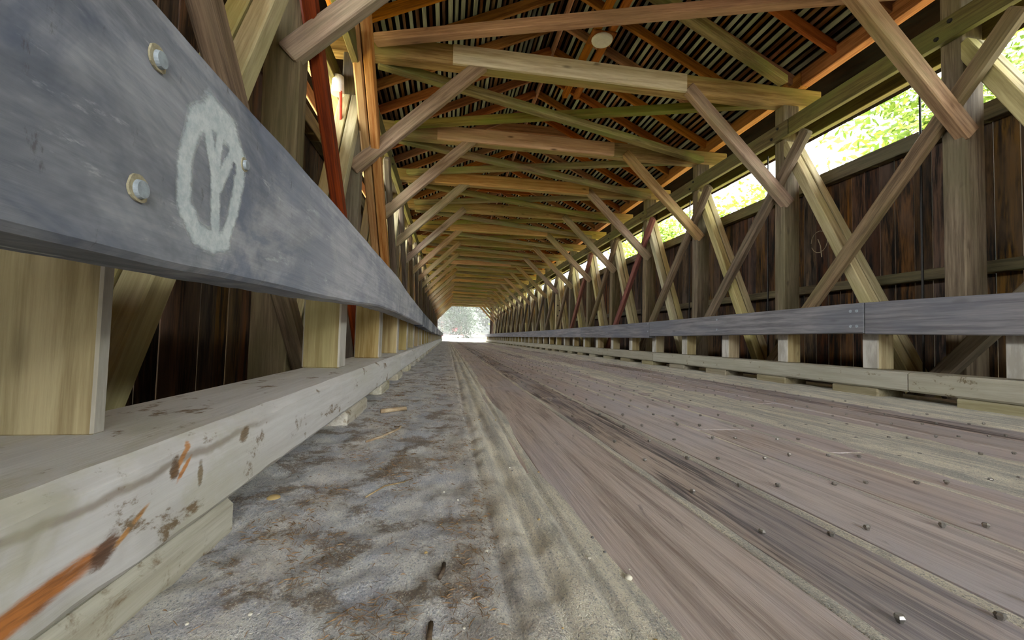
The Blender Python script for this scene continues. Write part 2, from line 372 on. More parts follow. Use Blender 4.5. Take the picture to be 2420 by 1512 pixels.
# unseen boarding added to block light from below; floor beams carrying the deck
box('light_stop_boards', -1.9, 5.3, YN, YF, -1.25, -1.2, M_dark, floor, kind='stuff')
for i in FR:
    y = Y0 + SP * i + .1
    if YN < y < YF: box('floor_beam', -1.6, 5.0, y, y + .2, -.78, FL - .08, M_dark, floor, axis='X')

# ------------------------------------------------------------------ DUST lying over the planks
def dust_h(x, y):
    n = noise.noise(Vector((x * 5, y * 1.2, 3.1))); n1 = noise.noise(Vector((x * 1.5, y * .35, 9.0)))
    n2 = noise.noise(Vector((x * 14, y * 9, 1.0))); n3 = noise.noise(Vector((x * 40, y * 3, 5)))
    h = -.02; n4 = noise.noise(Vector((x * 30, y * 22, 2.2))); n5 = noise.noise(Vector((x * 9, y * 7, 6.6)))
    e = .35 + .03 * n1 + .02 * n + .01 * n3 + .05 * max(0, 1 - y / 1.8)
    if x < e + .1:                                    # drift beside the left curb
        d = (e - x)
        h = max(h, min(.018, d * .18) + (.007 * n2 + .005 * n4 + .008 * n5) * min(1, max(d, 0) * 5) + .004 * n)
        rut = math.exp(-((x - .29 - .015 * n1) / .010) ** 2) + math.exp(-((x - .2 - .02 * n1) / .018) ** 2) + math.exp(-((x - .12 - .02 * n1) / .012) ** 2)
        h -= .010 * rut
    cx = 2.05 + .12 * n1                               # ridge between the wheel tracks
    band = .011 - abs(x - cx) * .055 + .007 * n + .004 * n3 + .004 * n2
    h = max(h, band)
    if x > 2.75: h = max(h, min(.022, (x - 3.1 + .25 * n1) * .05) + .004 * n2)
    if abs(n1) > 0 and .36 < x < 1.9:                  # thin lines of sand packed in the joints
        for e_ in edges[4:9]:
            dd = abs(x - e_)
            if dd < .03: h = max(h, .0018 - dd * .12 + .0015 * n3)
    return FL + h
bm = bmesh.new()
xs = []; x = -1.05
while x < 4.3:
    xs.append(x); x += .011 if x < .45 else (.03 if x < 1 else .05)
for e_ in edges[4:9]: xs += [e_ - .008, e_, e_ + .008]
xs = sorted(set(round(v, 4) for v in xs)); ys = []; y = .12
while y < YF: ys.append(y); y += max(.012, y * .016)
ys = [YN, -3, -1, -.6, -.2] + ys + [YF + .8]
vs = [[bm.verts.new((x, y, dust_h(x, y))) for x in xs] for y in ys]
for j in range(len(ys) - 1):
    for i in range(len(xs) - 1):
        q = (vs[j][i], vs[j][i + 1], vs[j + 1][i + 1], vs[j + 1][i])
        if max(v.co.z for v in q) > FL - .006: bm.faces.new(q)
for v in [v for v in bm.verts if not v.link_faces]: bm.verts.remove(v)
mobj('road_dust', bm, M_dust, smooth=True, label='grey sandy dust and dirt lying over the deck planks', cat='dust', kind='stuff')

# ------------------------------------------------------------------ ROOF (ceiling)
ceil = E_('ceiling', (XC, 20, 3.6), kind='structure')
def slope_pt(side, d, y, off=0):     # d: horizontal distance from the ridge; off: perpendicular lift
    nrm = Vector((side * RS, 0, 1)).normalized()
    return Vector((XC + side * d, y, RZ - RS * d)) + nrm * off
for side in (-1, 1):
    nrm = Vector((side * RS, 0, 1)).normalized()
    k = 0; y = 5.26 - .683 * 18
    while y < YF:
        o = timber('rafter', slope_pt(side, 0.0, y, .07), slope_pt(side, 3.02, y, .07), .06, .14, M_raft, ceil, up=nrm)
        y += .683
    step = .095; nsl = 58
    for k in range(nsl):
        d = .04 + k * .0855
        if d > 3.12: break
        mat = M_slg if k % 2 == 0 else M_slb
        wd = random.uniform(.042, .056) if k % 2 == 0 else random.uniform(.03, .05)
        lift = .155 + (.0 if k % 2 == 0 else .012)
        if random.random() < .12: mat = random.choice((M_slg, M_slb))
        timber('roof_slat', slope_pt(side, d, YN - .3, lift), slope_pt(side, d, 12.3, lift), wd, .022, mat, ceil, up=nrm, bev=0)
for side in (-1, 1):                 # beyond: the same slats joined
    nrm = Vector((side * RS, 0, 1)).normalized(); tdir = Vector((side, 0, -RS)).normalized()
    for which, mat in ((0, M_slg), (1, M_slb)):
        bm = bmesh.new()
        for k in range(which, 58, 2):
            d = .04 + k * .0855
            if d > 3.12: break
            for a in range(4):
                y0 = 12.31 + a * 7.5; y1 = y0 + 7.49
                c_ = [slope_pt(side, d, yy, lf) + tdir * s_ * .024 for yy in (y0, y1) for lf in (.144, .166) for s_ in (-1, 1)]
                v = [bm.verts.new(q) for q in c_]
                for ff in ((0, 1, 3, 2), (4, 6, 7, 5), (0, 4, 5, 1), (2, 3, 7, 6), (0, 2, 6, 4), (1, 5, 7, 3)): bm.faces.new([v[q] for q in ff])
        # own frame so that the grain runs along the slats
        mw = Matrix.Rotation(H, 4, 'Z'); bm.transform(mw.inverted())
        mobj('far_slats', bm, mat, ceil, mw, kind='stuff')
    timber('roofing_sheet', slope_pt(side, 2.0, YN - .5, .24), slope_pt(side, 2.0, YF + .5, .24), 4.6, .02, M_roof, ceil, up=nrm, bev=0)
box('ridge_cap', XC - .22, XC + .22, YN - .5, YF + .5, RZ + .235, RZ + .26, M_roof, ceil, bev=0)
# collar ties at every third rafter pair
for k in range(-6, 18):
    y = 5.26 + .683 * 3 * k + .03
    if YN < y < YF:
        z = 4.70; hw = .97
        box('collar_tie', XC - hw, XC + hw, y, y + .05, z, z + .2, M_raft, ceil, axis='X')
box('lamp_board', 2.02, 2.12, 5.05, 7.7, 4.60, 4.69, M_raft, ceil)
box('lamp_board', 2.24, 2.34, 5.05, 7.7, 4.60, 4.69, M_raft, ceil)
box('lamp_board', 2.0, 2.36, 5.85, 6.15, 4.57, 4.597, M_raft, ceil)
box('ridge_board', XC - .02, XC + .02, YN, YF, RZ - .03, RZ + .14, M_raft, ceil)
# eave plates, and the light boards closing the eaves
for nm, X, sg in (('east', 4.8, 1), ('west', 2 * XC - 4.8, -1)):
    for a in range(0, 9):
        y0 = YN + a * 6.2; y1 = min(YF, y0 + 6.19)
        if y0 > YF - .1: break
        box('eave_plate', X - .06, X + .07, y0, y1, 3.595, 3.80, M_plate, ceil)
        X2 = XC + sg * (5.10 - XC)
        box('eave_board', X2 - .06, X2 + .06, y0, y1, 3.075, 3.105, M_soff, ceil)
        X3 = XC + sg * (4.95 - XC)
        box('eave_board', X3 - .075, X3 + .075, y0, y1, 3.03, 3.06, M_soff, ceil)
    # eave closing boards under the overhang
    X4 = XC + sg * (5.44 - XC)
    box('fascia_board', X4 - .015, X4 + .015, YN - .3, YF + .3, 3.22, 3.42, M_plate, ceil)

# ------------------------------------------------------------------ LONG WALLS: siding boards and their rails
for nm, sg in (('left', -1), ('right', 1)):
    wall = E_('wall_' + nm, (XC + sg * 3.34, 20, -1.2), kind='structure')
    X = XC + sg * (5.06 - XC)
    y = YN
    while y < YF:
        wd = .185 + random.uniform(-.02, .025) if y > -1.3 else .6
        j = random.uniform(-.004, .004)
        box('siding_board', X - .012 + j, X + .012 + j, y + .003, y + wd - .003, -1.25, 2.28 + random.uniform(-.01, .01), M_sid, wall, axis='Z', bev=.003)
        y += wd
    Xi = XC + sg * (4.985 - XC)
    for z0, z1, mt in ((2.16, 2.33, M_srail), (.72, .83, M_srail), (-.6, -.48, M_dark)):
        for a in range(0, 13):
            y0 = YN + a * 4.1; y1 = min(YF, y0 + 4.09)
            if y0 > YF - .1: break
            box('siding_rail', Xi - .055, Xi + .055, y0, y1, z0, z1, mt, wall)
# portal gable boards at each end (only the near face of the far one can be seen)
for nm, y in (('near', YN - .32), ('far', YF + .28)):
    g_ = E_('wall_' + nm, (XC, y, 2.5), kind='structure')
    for x0 in [XC - 3.9 + .2 * q for q in range(39)]:
        d = abs(x0 + .1 - XC); top = RZ + .12 - RS * d
        bot = 3.35 if d < 2.6 else (-1.2 if nm == 'near' else -.9)
        if nm == 'far' and d < 2.6: bot = 3.0
        if d > 3.4: bot = max(bot, -1.2)
        if top - bot > .1: box('gable_board', x0 + .003, x0 + .197, y - .012, y + .012, bot, top, M_sid, g_, axis='Z', bev=.003)

# ------------------------------------------------------------------ TRUSSES
def bolt(x, y, z, sg, parent, rr=.022):
    bm = bmesh.new(); bmesh.ops.create_cone(bm, cap_ends=True, segments=8, radius1=rr, radius2=rr * .8, depth=.02)
    mw = Matrix.Translation((x, y, z)) @ Matrix.Rotation(-sg * H, 4, 'Y')
    return mobj('bolt', bm, M_iron, parent, mw)
for nm, sg, XI in (('left', -1, XL), ('right', 1, XR)):
    t_ = E_('bridge_truss', (XI, 20, FL), cat='truss',
            label=('timber truss of posts and crossed braces behind the near left guard rail' if sg < 0 else
                   'timber truss of posts and crossed braces in front of the right siding, beyond the road'))
    X = lambda o: XI + sg * o
    for i in FR:
        y = Y0 + SP * i
        mat = M_post; lab = None
        a, b = sorted((X(0), X(.24)))
        if sg > 0 and i == 7:
            mat = M_sis; lab = 'pale post face with a row of dark bolt holes'
        p_ = box('post', a, b, y, y + .17, -1.15, 3.34, mat, t_, axis='Z', bev=.01)
        if lab: p_['label'] = lab
        if sg > 0 and i == 7:
            for q in range(6): 
                bm = bmesh.new(); bmesh.ops.create_cone(bm, cap_ends=True, segments=8, radius1=.03, radius2=.03, depth=.012)
                mobj('bolt_hole', bm, M_iron, p_, Matrix.Translation((X(.07 + .07 * (q % 2)), y - .002, .55 + q * .22)) @ Matrix.Rotation(H, 4, 'X'))
        # main brace: from the foot of this post up to the head of the next
        if i < 19:
            timber('main_brace', (X(.06), y + .13, -1.1), (X(.06), y + SP + .02, 2.78), .115, .125, M_main, t_, up=(0, -1, 0), bev=.008)
            timber('main_brace', (X(.19), y + .13, -1.1), (X(.19), y + SP + .02, 2.78), .115, .125, M_main, t_, up=(0, -1, 0), bev=.008)
        # counter brace: inner side, rising towards the viewer
        y0, z0 = y - .44, 2.76; y1, z1 = y0 + 3.42, 2.76 - 1.13 * 3.42
        if y1 < YF and y0 > YN:
            mt = M_slash; wd = .10; off = -.056
            if sg < 0 and i == 0: mt = M_slred
            if sg < 0 and i == 1: y0 -= .45; z0 += .51
            if sg < 0 and i in (1,):
                timber('counter_brace', (X(-.17), y0, z0), (X(-.17), y1, z1), .10, .15, M_slor, t_, up=(0, -1, 0), bev=.01, label='fresh orange brace doubled beside the old one')
                mt = M_slor
            if sg > 0 and i in (3, 5): mt = M_slred
            timber('counter_brace', (X(off), y0, z0), (X(off), y1, z1), wd, .145, mt, t_, up=(0, -1, 0), bev=.018)
        # iron rod beside the post
        if i < 19: timber('tie_rod', (X(.11), y + .43, -1.1), (X(.11), y + .43, 2.8), .018, .018, M_iron, t_, up=(0, 1, 0), bev=.004)
    for a in range(0, 13):
        y0 = YN + a * 4.1; y1 = min(YF, y0 + 4.09)
        if y0 > YF - .1: break
        x0, x1 = sorted((X(-.0), X(-.07)))
        c_ = box('top_chord', x0, x1, y0, y1, 2.84, 3.06, M_chord, t_)
        for i in FR:
            y = Y0 + SP * i + .085
            if y0 < y < y1 and i < 9:
                bolt(X(-.075), y - .05, 3.0, sg, c_); bolt(X(-.075), y + .06, 2.90, sg, c_)
        x0, x1 = sorted((X(.245), X(.33)))
        box('top_chord', x0, x1, y0, y1, 2.84, 3.06, M_chord, t_)
        x0, x1 = sorted((X(-.0), X(.30)))
        box('bottom_chord', x0, x1, y0, y1, -1.2, -.88, M_dark, t_)

# ------------------------------------------------------------------ CROSS FRAMES: tie beam, sister plank, knee braces
ORD = {0: 'nearest cross frame in view at the top edge, over the first knee brace', 1: 'first whole tie beam frame ahead, with the pale grey sister plank',
       2: 'second tie beam frame ahead, with the pinkish sister plank', 3: 'third tie beam frame ahead, behind the pinkish one', 4: 'fourth tie beam frame ahead',
       5: 'fifth tie beam frame ahead', 6: 'sixth tie beam frame ahead', 7: 'seventh tie beam frame ahead', 8: 'eighth tie beam frame ahead', 9: 'ninth tie beam frame ahead', 10: 'tenth tie beam frame ahead', 11: 'eleventh tie beam frame ahead'}
for i in range(-4, 20):
    y = Y0 + SP * i
    fr = E_('cross_frame', (XC, y, 3.34), cat='roof frame', group='overhead tie beam frames',
            label=ORD.get(i, 'tie beam frame overhead or behind the camera' if i < 0 else
                          ('last tie beam frame against the bright far portal' if i == 19 else 'small distant tie beam frame far down the bridge')))
    dy = random.uniform(-.015, .015); dr = -.33 * (max(0, i - 10) / 9) ** 1.4; dy += dr
    box('tie_beam', XC - 3.4, XC + 3.4, y, y + .17, 3.34 + dy, 3.60 + dy, M_tie, fr, axis='X', bev=.012)
    if i >= 0:
        a, b = (-.04, 3.04) if i == 1 else (-.1 + random.uniform(-.3, .3), 3.0 + random.uniform(-.2, .5))
        if i in (0, 1, 2, 3, 5, 8, 11, 14):
            box('sister_plank', a, b, y - .052, y - .002, 3.33 + dy, 3.57 + dy, M_sis if i < 2 else M_sis2, fr, axis='X', bev=.006)
    for sg, XI in ((-1, XL), (1, XR)):
        p0 = Vector((XI + sg * .03, y + .02, 1.88 + dr * 1.3)); p1 = Vector((XC + sg * 1.31, y + .02, 3.36 + dr))
        d = (p1 - p0).normalized(); n_ = Vector((-d[2], 0, d[0])); n_ = n_ if n_[2] > 0 else -n_
        timber('knee_brace', p0 + n_ * .08, p1 + n_ * .08, .105, .16, M_knee, fr, up=n_, bev=.01)
# lateral cross bracing between the tie beams
for i in range(-2, 19):
    y = Y0 + SP * i
    nmz = {0: 'nearest', 1: 'second', 2: 'third', 3: 'fourth', 4: 'fifth', 5: 'sixth', 6: 'seventh', 7: 'eighth', 8: 'ninth'}.get(i)
    for q, (xa, xb) in enumerate(((-.95, 4.55), (4.55, -.95))):
        zz = 3.42 + (.055 if q else -.055) + random.uniform(-.01, .01) - .33 * (max(0, i - 9.5) / 9) ** 1.4
        if i == 0 and q == 0: xa, xb, zz = .35, 4.45, 3.62
        m_ = M_latr if (i == 0 and q == 1) else M_lat
        # q=0: from the left end of this frame to the right end of the next
        if nmz: lab = f'{nmz} lateral brace pair ahead, the one running from ' + ('left post towards far right' if q == 0 else 'right post towards far left')
        elif i < 0: lab = 'lateral brace over the camera running ' + ('left to far right' if q == 0 else 'right to far left')
        else: lab = 'thin distant lateral brace between the far tie beams'
        if i == 0 and q == 1: lab = 'reddish lateral brace rising left to right above the first pale tie beam'
        timber('lateral_brace', (xa, y + .20, zz), (xb, y + SP - .07, zz), .125, .105, m_, None, bev=.008, label=lab, cat='brace', group='overhead lateral braces')

# ------------------------------------------------------------------ GUARD RAILS
def profile_rail(name, X0, X1, pts_top, pts_bot, mat, parent, res=.06, wob=.003, label=None):
    """board whose top and bottom follow measured heights; local x = world y"""
    bm = bmesh.new(); ya, yb = pts_top[0][0], pts_top[-1][0]
    def ip(pts, y):
        for (a, za), (b, zb) in zip(pts, pts[1:]):
            if y <= b: return za + (zb - za) * (y - a) / (b - a)
        return pts[-1][1]
    n = max(2, int((yb - ya) / res)); rings = []
    inner = X0 if abs(X0) < abs(X1) or X0 > 0 and X0 < X1 else X1
    for k in range(n + 1):
        y = ya + (yb - ya) * k / n; zt, zb = ip(pts_top, y), ip(pts_bot, y); e = .008
        w1 = wob * noise.noise(Vector((y * 6, X0, 1))); w2 = wob * noise.noise(Vector((y * 5, X1, 7))); w3 = wob * .8 * noise.noise(Vector((y * 25, 3, X1)))
        sec = [(X0, zb + e + w3), (X0 + e, zb + w3), (X1 - e, zb + w1), (X1, zb + e + w1), (X1, zt - e + w2), (X1 - e, zt + w2), (X0 + e, zt + w2), (X0, zt - e + w2)]
        rings.append([bm.verts.new((y, -x, z)) for x, z in sec])
    for a, b in zip(rings, rings[1:]):
        for q in range(8): bm.faces.new((a[q], a[(q + 1) % 8], b[(q + 1) % 8], b[q]))
    bm.faces.new(rings[0][::-1]); bm.faces.new(rings[-1])
    bmesh.ops.recalc_face_normals(bm, faces=bm.faces)
    # shift origin to the board's start
    zo = pts_bot[0][1]; bm.transform(Matrix.Translation((-ya, X0, -zo)))
    mw = Matrix.Translation((X0, ya, zo)) @ Matrix.Rotation(H, 4, 'Z')
    return mobj(name, bm, mat, parent, mw, label=label)
GL = E_('guard_rail', (-.45, 2, FL), cat='guard rail', label='large slate-grey timber guard rail close on the left, with white painted circle mark')
GR = E_('guard_rail', (3.8, 6, FL), cat='guard rail', label='grey timber guard rail across the road, along the right truss')
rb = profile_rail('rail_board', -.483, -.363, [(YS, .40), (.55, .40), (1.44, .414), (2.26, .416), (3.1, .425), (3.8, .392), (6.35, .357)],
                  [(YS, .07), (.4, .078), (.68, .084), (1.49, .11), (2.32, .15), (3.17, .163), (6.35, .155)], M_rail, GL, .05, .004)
profile_rail('rail_board', -.483, -.363, [(YN, .40), (YS - .01, .40)], [(YN, .08), (YS - .01, .08)], M_rail, GL, .5)
tops = [(6.36, .357), (10.5, .33), (14.6, .30), (18.7, .29), (22.8, .28), (26.9, .28), (31, .28), (35.1, .28), (YF, .28)]
for (a, za), (b, zb) in zip(tops, tops[1:]):
    profile_rail('rail_board', -.483, -.363, [(a, za), (b - .01, zb)], [(a, za - .215 - .005 * (a > 10)), (b - .01, zb - .24)], M_rail, GL, .5)
js = [YN, -1.0, 3.3, 7.4, 11.5, 15.6, 19.7, 23.8, 27.9, 32, 36.1, YF]
zt = {YN: .35, -1.0: .35, 3.3: .405, 7.4: .365, 11.5: .35}
for k, (a, b) in enumerate(zip(js, js[1:])):
    profile_rail('rail_board', 3.70 + (.012 if k == 1 else 0), 3.82, [(a + .004, zt.get(a, .33) - (.01 if k == 1 else 0)), (b - .004, zt.get(b, .33))],
                 [(a + .004, {YN: .06, -1.0: .06, 3.3: .128}.get(a, .07)), (b - .004, {3.3: .118, 7.4: .10}.get(b, .07))], M_railr, GR, .3)
# posts
LY = [(.84, -.60), (2.40, -.57), (3.49, -.53), (4.44, -.50), (5.49, -.50)] + [(6.55 + 1.027 * q, -.50) for q in range(0, 36)]
LY = [(-.35 - 1.03 * q, -.55) for q in range(6)] + LY
for y, xi in LY:
    if y > YF - .3: break
    if y == .84:
        box('guard_post', -.80, -.60, y, y + .03, -.188, .36, M_gp, GL, axis='Z', bev=.004)
        box('guard_post', -1.02, -.806, y - .01, y + .02, -.188, .36, M_gp, GL, axis='Z', bev=.004); continue
    box('guard_post', xi - .19, xi, y, y + .15, -.188, .40 if y > 2.5 else .33, M_gp, GL, axis='Z', bev=.008)
for q in range(-10, 38):
    y = 3.29 + 1.03 * q
    if YN < y < YF: box('guard_post', 3.84, 4.01, y, y + .15, -.195, .30, M_gp, GR, axis='Z', bev=.008)
# curb beams and blocks
def curb(x0, x1, segs, ztop, zbot, side, par):
    for k, (a, b) in enumerate(segs):
        bm = bmesh.new(); n = max(3, int((b - a) / (.035 if (side < 0 and k == 0) else .3))); rings = []
        for q in range(n + 1):
            y = a + (b - a) * q / n; e = .014 if side > 0 else .02
            w1 = .005 * noise.noise(Vector((y * 9, 2, side))); w2 = .005 * noise.noise(Vector((y * 4, 8, side))); w3 = .006 * noise.noise(Vector((y * 14, 5, side)))
            e1 = e + .008 * abs(noise.noise(Vector((y * 7, 11, 3))))
            sec = [(x0, zbot), (x1 - e1, zbot + w3 * .3), (x1 + w1, zbot + e1), (x1 + w2, (ztop + zbot) / 2), (x1 + w1, ztop - e1), (x1 - e1, ztop + w2 * .5), (x0, ztop)]
            if side > 0: sec = [(x1, zbot), (x0 + e1, zbot + w3 * .3), (x0 + w1, zbot + e1), (x0 + w2, (ztop + zbot) / 2), (x0 + w1, ztop - e1), (x0 + e1, ztop + w2 * .5), (x1, ztop)]
            e1 = e1 + (.016 * max(0, noise.noise(Vector((y * 3.1, 4, 1)))) if side < 0 else 0)
            rings.append([bm.verts.new((y - a, -(x - (x0 + x1) / 2), z - (ztop + zbot) / 2)) for x, z in sec])
        for r0, r1 in zip(rings, rings[1:]):
            for q in range(7): bm.faces.new((r0[q], r0[(q + 1) % 7], r1[(q + 1) % 7], r1[q]))
        bm.faces.new(rings[0]); bm.faces.new(rings[-1]); bmesh.ops.recalc_face_normals(bm, faces=bm.faces)
        mw = Matrix.Translation(((x0 + x1) / 2, a, (ztop + zbot) / 2)) @ Matrix.Rotation(H, 4, 'Z')
        mobj('curb_beam', bm, M_curbn if (side < 0 and k == 0) else (M_curb if side < 0 else M_curbr), par, mw)
curb(-.75, -.442, [(YS, 4.3), (YN, YS - .01)] + [(4.31 + 4.1 * q, min(YF, 4.31 + 4.1 * q + 4.09)) for q in range(10)], -.186, -.364, -1, GL)
curb(3.73, 4.04, [(YN, -1.2), (-1.19, 2.95), (2.96, 7.3)] + [(7.31 + 4.1 * q, min(YF, 7.31 + 4.1 * q + 4.09)) for q in range(9)], -.197, -.355, 1, GR)
for y0, y1 in [(-.6 - 1.03 * q, -.1 - 1.03 * q) for q in range(6)] + [(.35, 1.04), (2.1, 2.62)] + [(3.15 + 1.03 * q, 3.6 + 1.03 * q) for q in range(0, 38)]:
    if y1 < YF: box('curb_block', -.74, -.452, y0, y1, FL - .002, -.366, M_blk, GL, bev=.012)
for q in range(-10, 38):
    y0 = 3.22 + 1.03 * q
    if YN < y0 and y0 + .45 < YF: box('curb_block', 3.745, 4.02, y0, y0 + .45, FL - .002, -.357, M_blkr, GR, bev=.012)
# bolts let into the near rail (pale washers in yellow, chipped counterbores)
def rail_bolt(y, z, rr):
    bm = bmesh.new()
    bmesh.ops.create_circle(bm, cap_ends=True, segments=18, radius=rr * 1.35)
    for v in bm.verts:
        v.co.x *= 1 + .18 * noise.noise(Vector((v.co.x * 90, v.co.y * 90, y))); v.co.y *= 1 + .25 * noise.noise(Vector((v.co.y * 80, v.co.x * 90, z)))
    ex = bmesh.ops.extrude_face_region(bm, geom=bm.faces[:]); 
    for v in [e for e in ex['geom'] if isinstance(e, bmesh.types.BMVert)]: v.co.z += .0025
    mw = Matrix.Translation((-.3625, y, z)) @ Matrix.Rotation(H, 4, 'Y')
    o = mobj('bolt_rim', bm, M_yel, rb, mw, label='chipped yellowish rim around the bolt')
    bm = bmesh.new(); bmesh.ops.create_cone(bm, cap_ends=True, segments=20, radius1=rr, radius2=rr * .85, depth=.006)
    mobj('bolt', bm, M_bolt, rb, Matrix.Translation((-.3585, y, z)) @ Matrix.Rotation(H, 4, 'Y'))
rail_bolt(.568, .330, .0115); rail_bolt(.549, .162, .012); rail_bolt(.796, .291, .009)
# white painted circle with a forked stroke, flat paint on the near rail
def paint():
    t = NT('white_paint'); v = t.coords(False)
    n = t.noise(v, 70, 5, .7); n2 = t.noise(t.scl(v, (18, 18, 90)), 1, 5, .7)
    t.l(t.mix(t.ramp(n, .3, .7), hexc(178, 188, 190), hexc(214, 220, 218)), t.b.inputs['Base Color'])
    at = t.n('ShaderNodeAttribute', attribute_name='edge')
    a = t.math('ADD', at.outputs['Fac'], t.math('MULTIPLY', t.math('SUBTRACT', n2, .5), 1.1))
    t.l(t.math('MULTIPLY', t.ramp(a, .02, .75), .82), t.b.inputs['Alpha']); t.b.inputs['Roughness'].default_value = .8
    return t.m
bm = bmesh.new(); lay = bm.verts.layers.float.new('edge')
cyy, czz = .705, .236
def seg(a, b, p):
    ab = b - a; k = max(0, min(1, (p - a).dot(ab) / ab.length_squared)); return (p - a - ab * k).length
def cover(py, pz):
    p = Vector((py, pz)); P = lambda *l: [Vector(q) for q in l]
    ring = P((.634, .175), (.632, .235), (.648, .292), (.690, .328), (.745, .322), (.782, .290), (.783, .262), (.768, .20), (.745, .145), (.712, .136), (.668, .140), (.634, .175))
    wd = [.016, .016, .02, .027, .022, .015, .016, .013, .017, .018, .017]
    best = 9
    for a, b, q in zip(ring, ring[1:], wd): best = min(best, seg(a, b, p) / q)
    for a, b, q in ((Vector((.716, .145)), Vector((.708, .245)), .013), (Vector((.706, .24)), Vector((.680, .300)), .012), (Vector((.708, .245)), Vector((.716, .31)), .010),
                    (Vector((.716, .225)), Vector((.758, .298)), .011)): best = min(best, seg(a, b, p) / q)
    return max(0, 1.4 - best)
gy = [.58 + .0045 * k for k in range(58)]; gz = [.10 + .0045 * k for k in range(62)]; V = {}
for a in range(len(gy) - 1):
    for b in range(len(gz) - 1):
        cs = [(a, b), (a + 1, b), (a + 1, b + 1), (a, b + 1)]
        if max(cover(gy[i], gz[j]) for i, j in cs) > .05:
            for c_ in cs:
                if c_ not in V:
                    v = bm.verts.new((-.3612, gy[c_[0]], gz[c_[1]])); v[lay] = cover(gy[c_[0]], gz[c_[1]]); V[c_] = v
            bm.faces.new([V[c_] for c_ in cs])
mobj('painted_mark', bm, paint(), rb, label='white hand-painted circle with a forked stroke inside')
# a knot of small bolts on the right rail boards
for y in (3.36, 3.42, 5.4, 7.45, 9.5):
    for z in (.19, .33):
        bm = bmesh.new(); bmesh.ops.create_cone(bm, cap_ends=True, segments=10, radius1=.014, radius2=.012, depth=.008)
        mobj('bolt', bm, M_bolt, GR, Matrix.Translation((3.698, y, z)) @ Matrix.Rotation(H, 4, 'Y'))

# ------------------------------------------------------------------ LAMP under the roof
lamp = E_('ceiling_light', (2.18, 6.0, 4.65), cat='ceiling light', label='round white ribbed disc lamp under the roof, behind the reddish lateral brace')
bm = bmesh.new(); prof = [(0, -.085), (.03, -.088), (.035, -.082), (.07, -.082), (.075, -.088), (.105, -.088), (.11, -.08), (.14, -.078), (.155, -.06), (.16, -.04), (.15, -.03), (0, -.03)]
rg = []
for rr, z in prof: rg.append([bm.verts.new((rr * math.cos(k * math.pi / 16), rr * math.sin(k * math.pi / 16), z)) for k in range(32)] if rr else [bm.verts.new((0, 0, z))])
for a, b in zip(rg, rg[1:]):
    for k in range(32):
        k2 = (k + 1) % 32
        if len(a) == 1: bm.faces.new((a[0], b[k], b[k2]))
        elif len(b) == 1: bm.faces.new((a[k], a[k2], b[0]))
        else: bm.faces.new((a[k], b[k], b[k2], a[k2]))
bmesh.ops.recalc_face_normals(bm, faces=bm.faces)
M_lamp = plain('lamp_glass', hexc(226, 222, 222), .35, 0, .06, 40)
mobj('diffuser', bm, M_lamp, lamp, Matrix.Translation((2.18, 6.0, 4.60)), smooth=True)
bm = bmesh.new(); bmesh.ops.create_cone(bm, cap_ends=True, segments=24, radius1=.07, radius2=.09, depth=.04)
mobj('mounting_plate', bm, M_bolt, lamp, Matrix.Translation((2.18, 6.0, 4.558)))

# white insulated fixture tucked in the left truss
fx = E_('junction_box', (-1.30, 4.9, 2.70), cat='electrical box', label='small white cylindrical fixture high in the left truss behind the red brace')
bm = bmesh.new(); bmesh.ops.create_cone(bm, cap_ends=True, segments=20, radius1=.07, radius2=.06, depth=.2)
mobj('housing', bm, M_lamp, fx, Matrix.Translation((-1.30, 4.9, 2.78)))
bm = bmesh.new(); bmesh.ops.create_cone(bm, cap_ends=True, segments=12, radius1=.018, radius2=.018, depth=.5)
mobj('conduit', bm, plain('red_conduit', hexc(190, 70, 40), .5), fx, Matrix.Translation((-1.26, 4.9, 2.45)) @ Matrix.Rotation(.15, 4, 'X'))

# faint chalk scratches on the right siding: a ring and a bar
M_chalk = plain('chalk', hexc(168, 150, 120), .9)
def tube(bm, pts, rr, n=6):
    prev = None
    for k, p in enumerate(pts):
        p = Vector(p); d = (Vector(pts[min(k + 1, len(pts) - 1)]) - Vector(pts[max(k - 1, 0)])).normalized()
        a = d.orthogonal().normalized(); b = d.cross(a)
        ring = [bm.verts.new(p + (a * math.cos(q * 6.2832 / n) + b * math.sin(q * 6.2832 / n)) * rr) for q in range(n)]
        if prev:
            for q in range(n): bm.faces.new((prev[q], prev[(q + 1) % n], ring[(q + 1) % n], ring[q]))
        else: bm.faces.new(ring[::-1])
        prev = ring
    bm.faces.new(prev)

bm = bmesh.new(); ys0, zs0, xs0 = 5.12, 1.44, 5.044
tube(bm, [(xs0, ys0 + .13 * math.cos(q * .42), zs0 + .15 * math.sin(q * .42)) for q in range(0, 15)], .004, 5)
tube(bm, [(xs0, ys0 + .02, zs0 + .04), (xs0, ys0 - .02, zs0 - .06), (xs0, ys0 - .04, zs0 - .22)], .006, 5)
WR = bpy.data.objects['wall_right']
mobj('chalk_scratch', bm, M_chalk, WR, label='pale scratched ring and stroke on the dark siding')

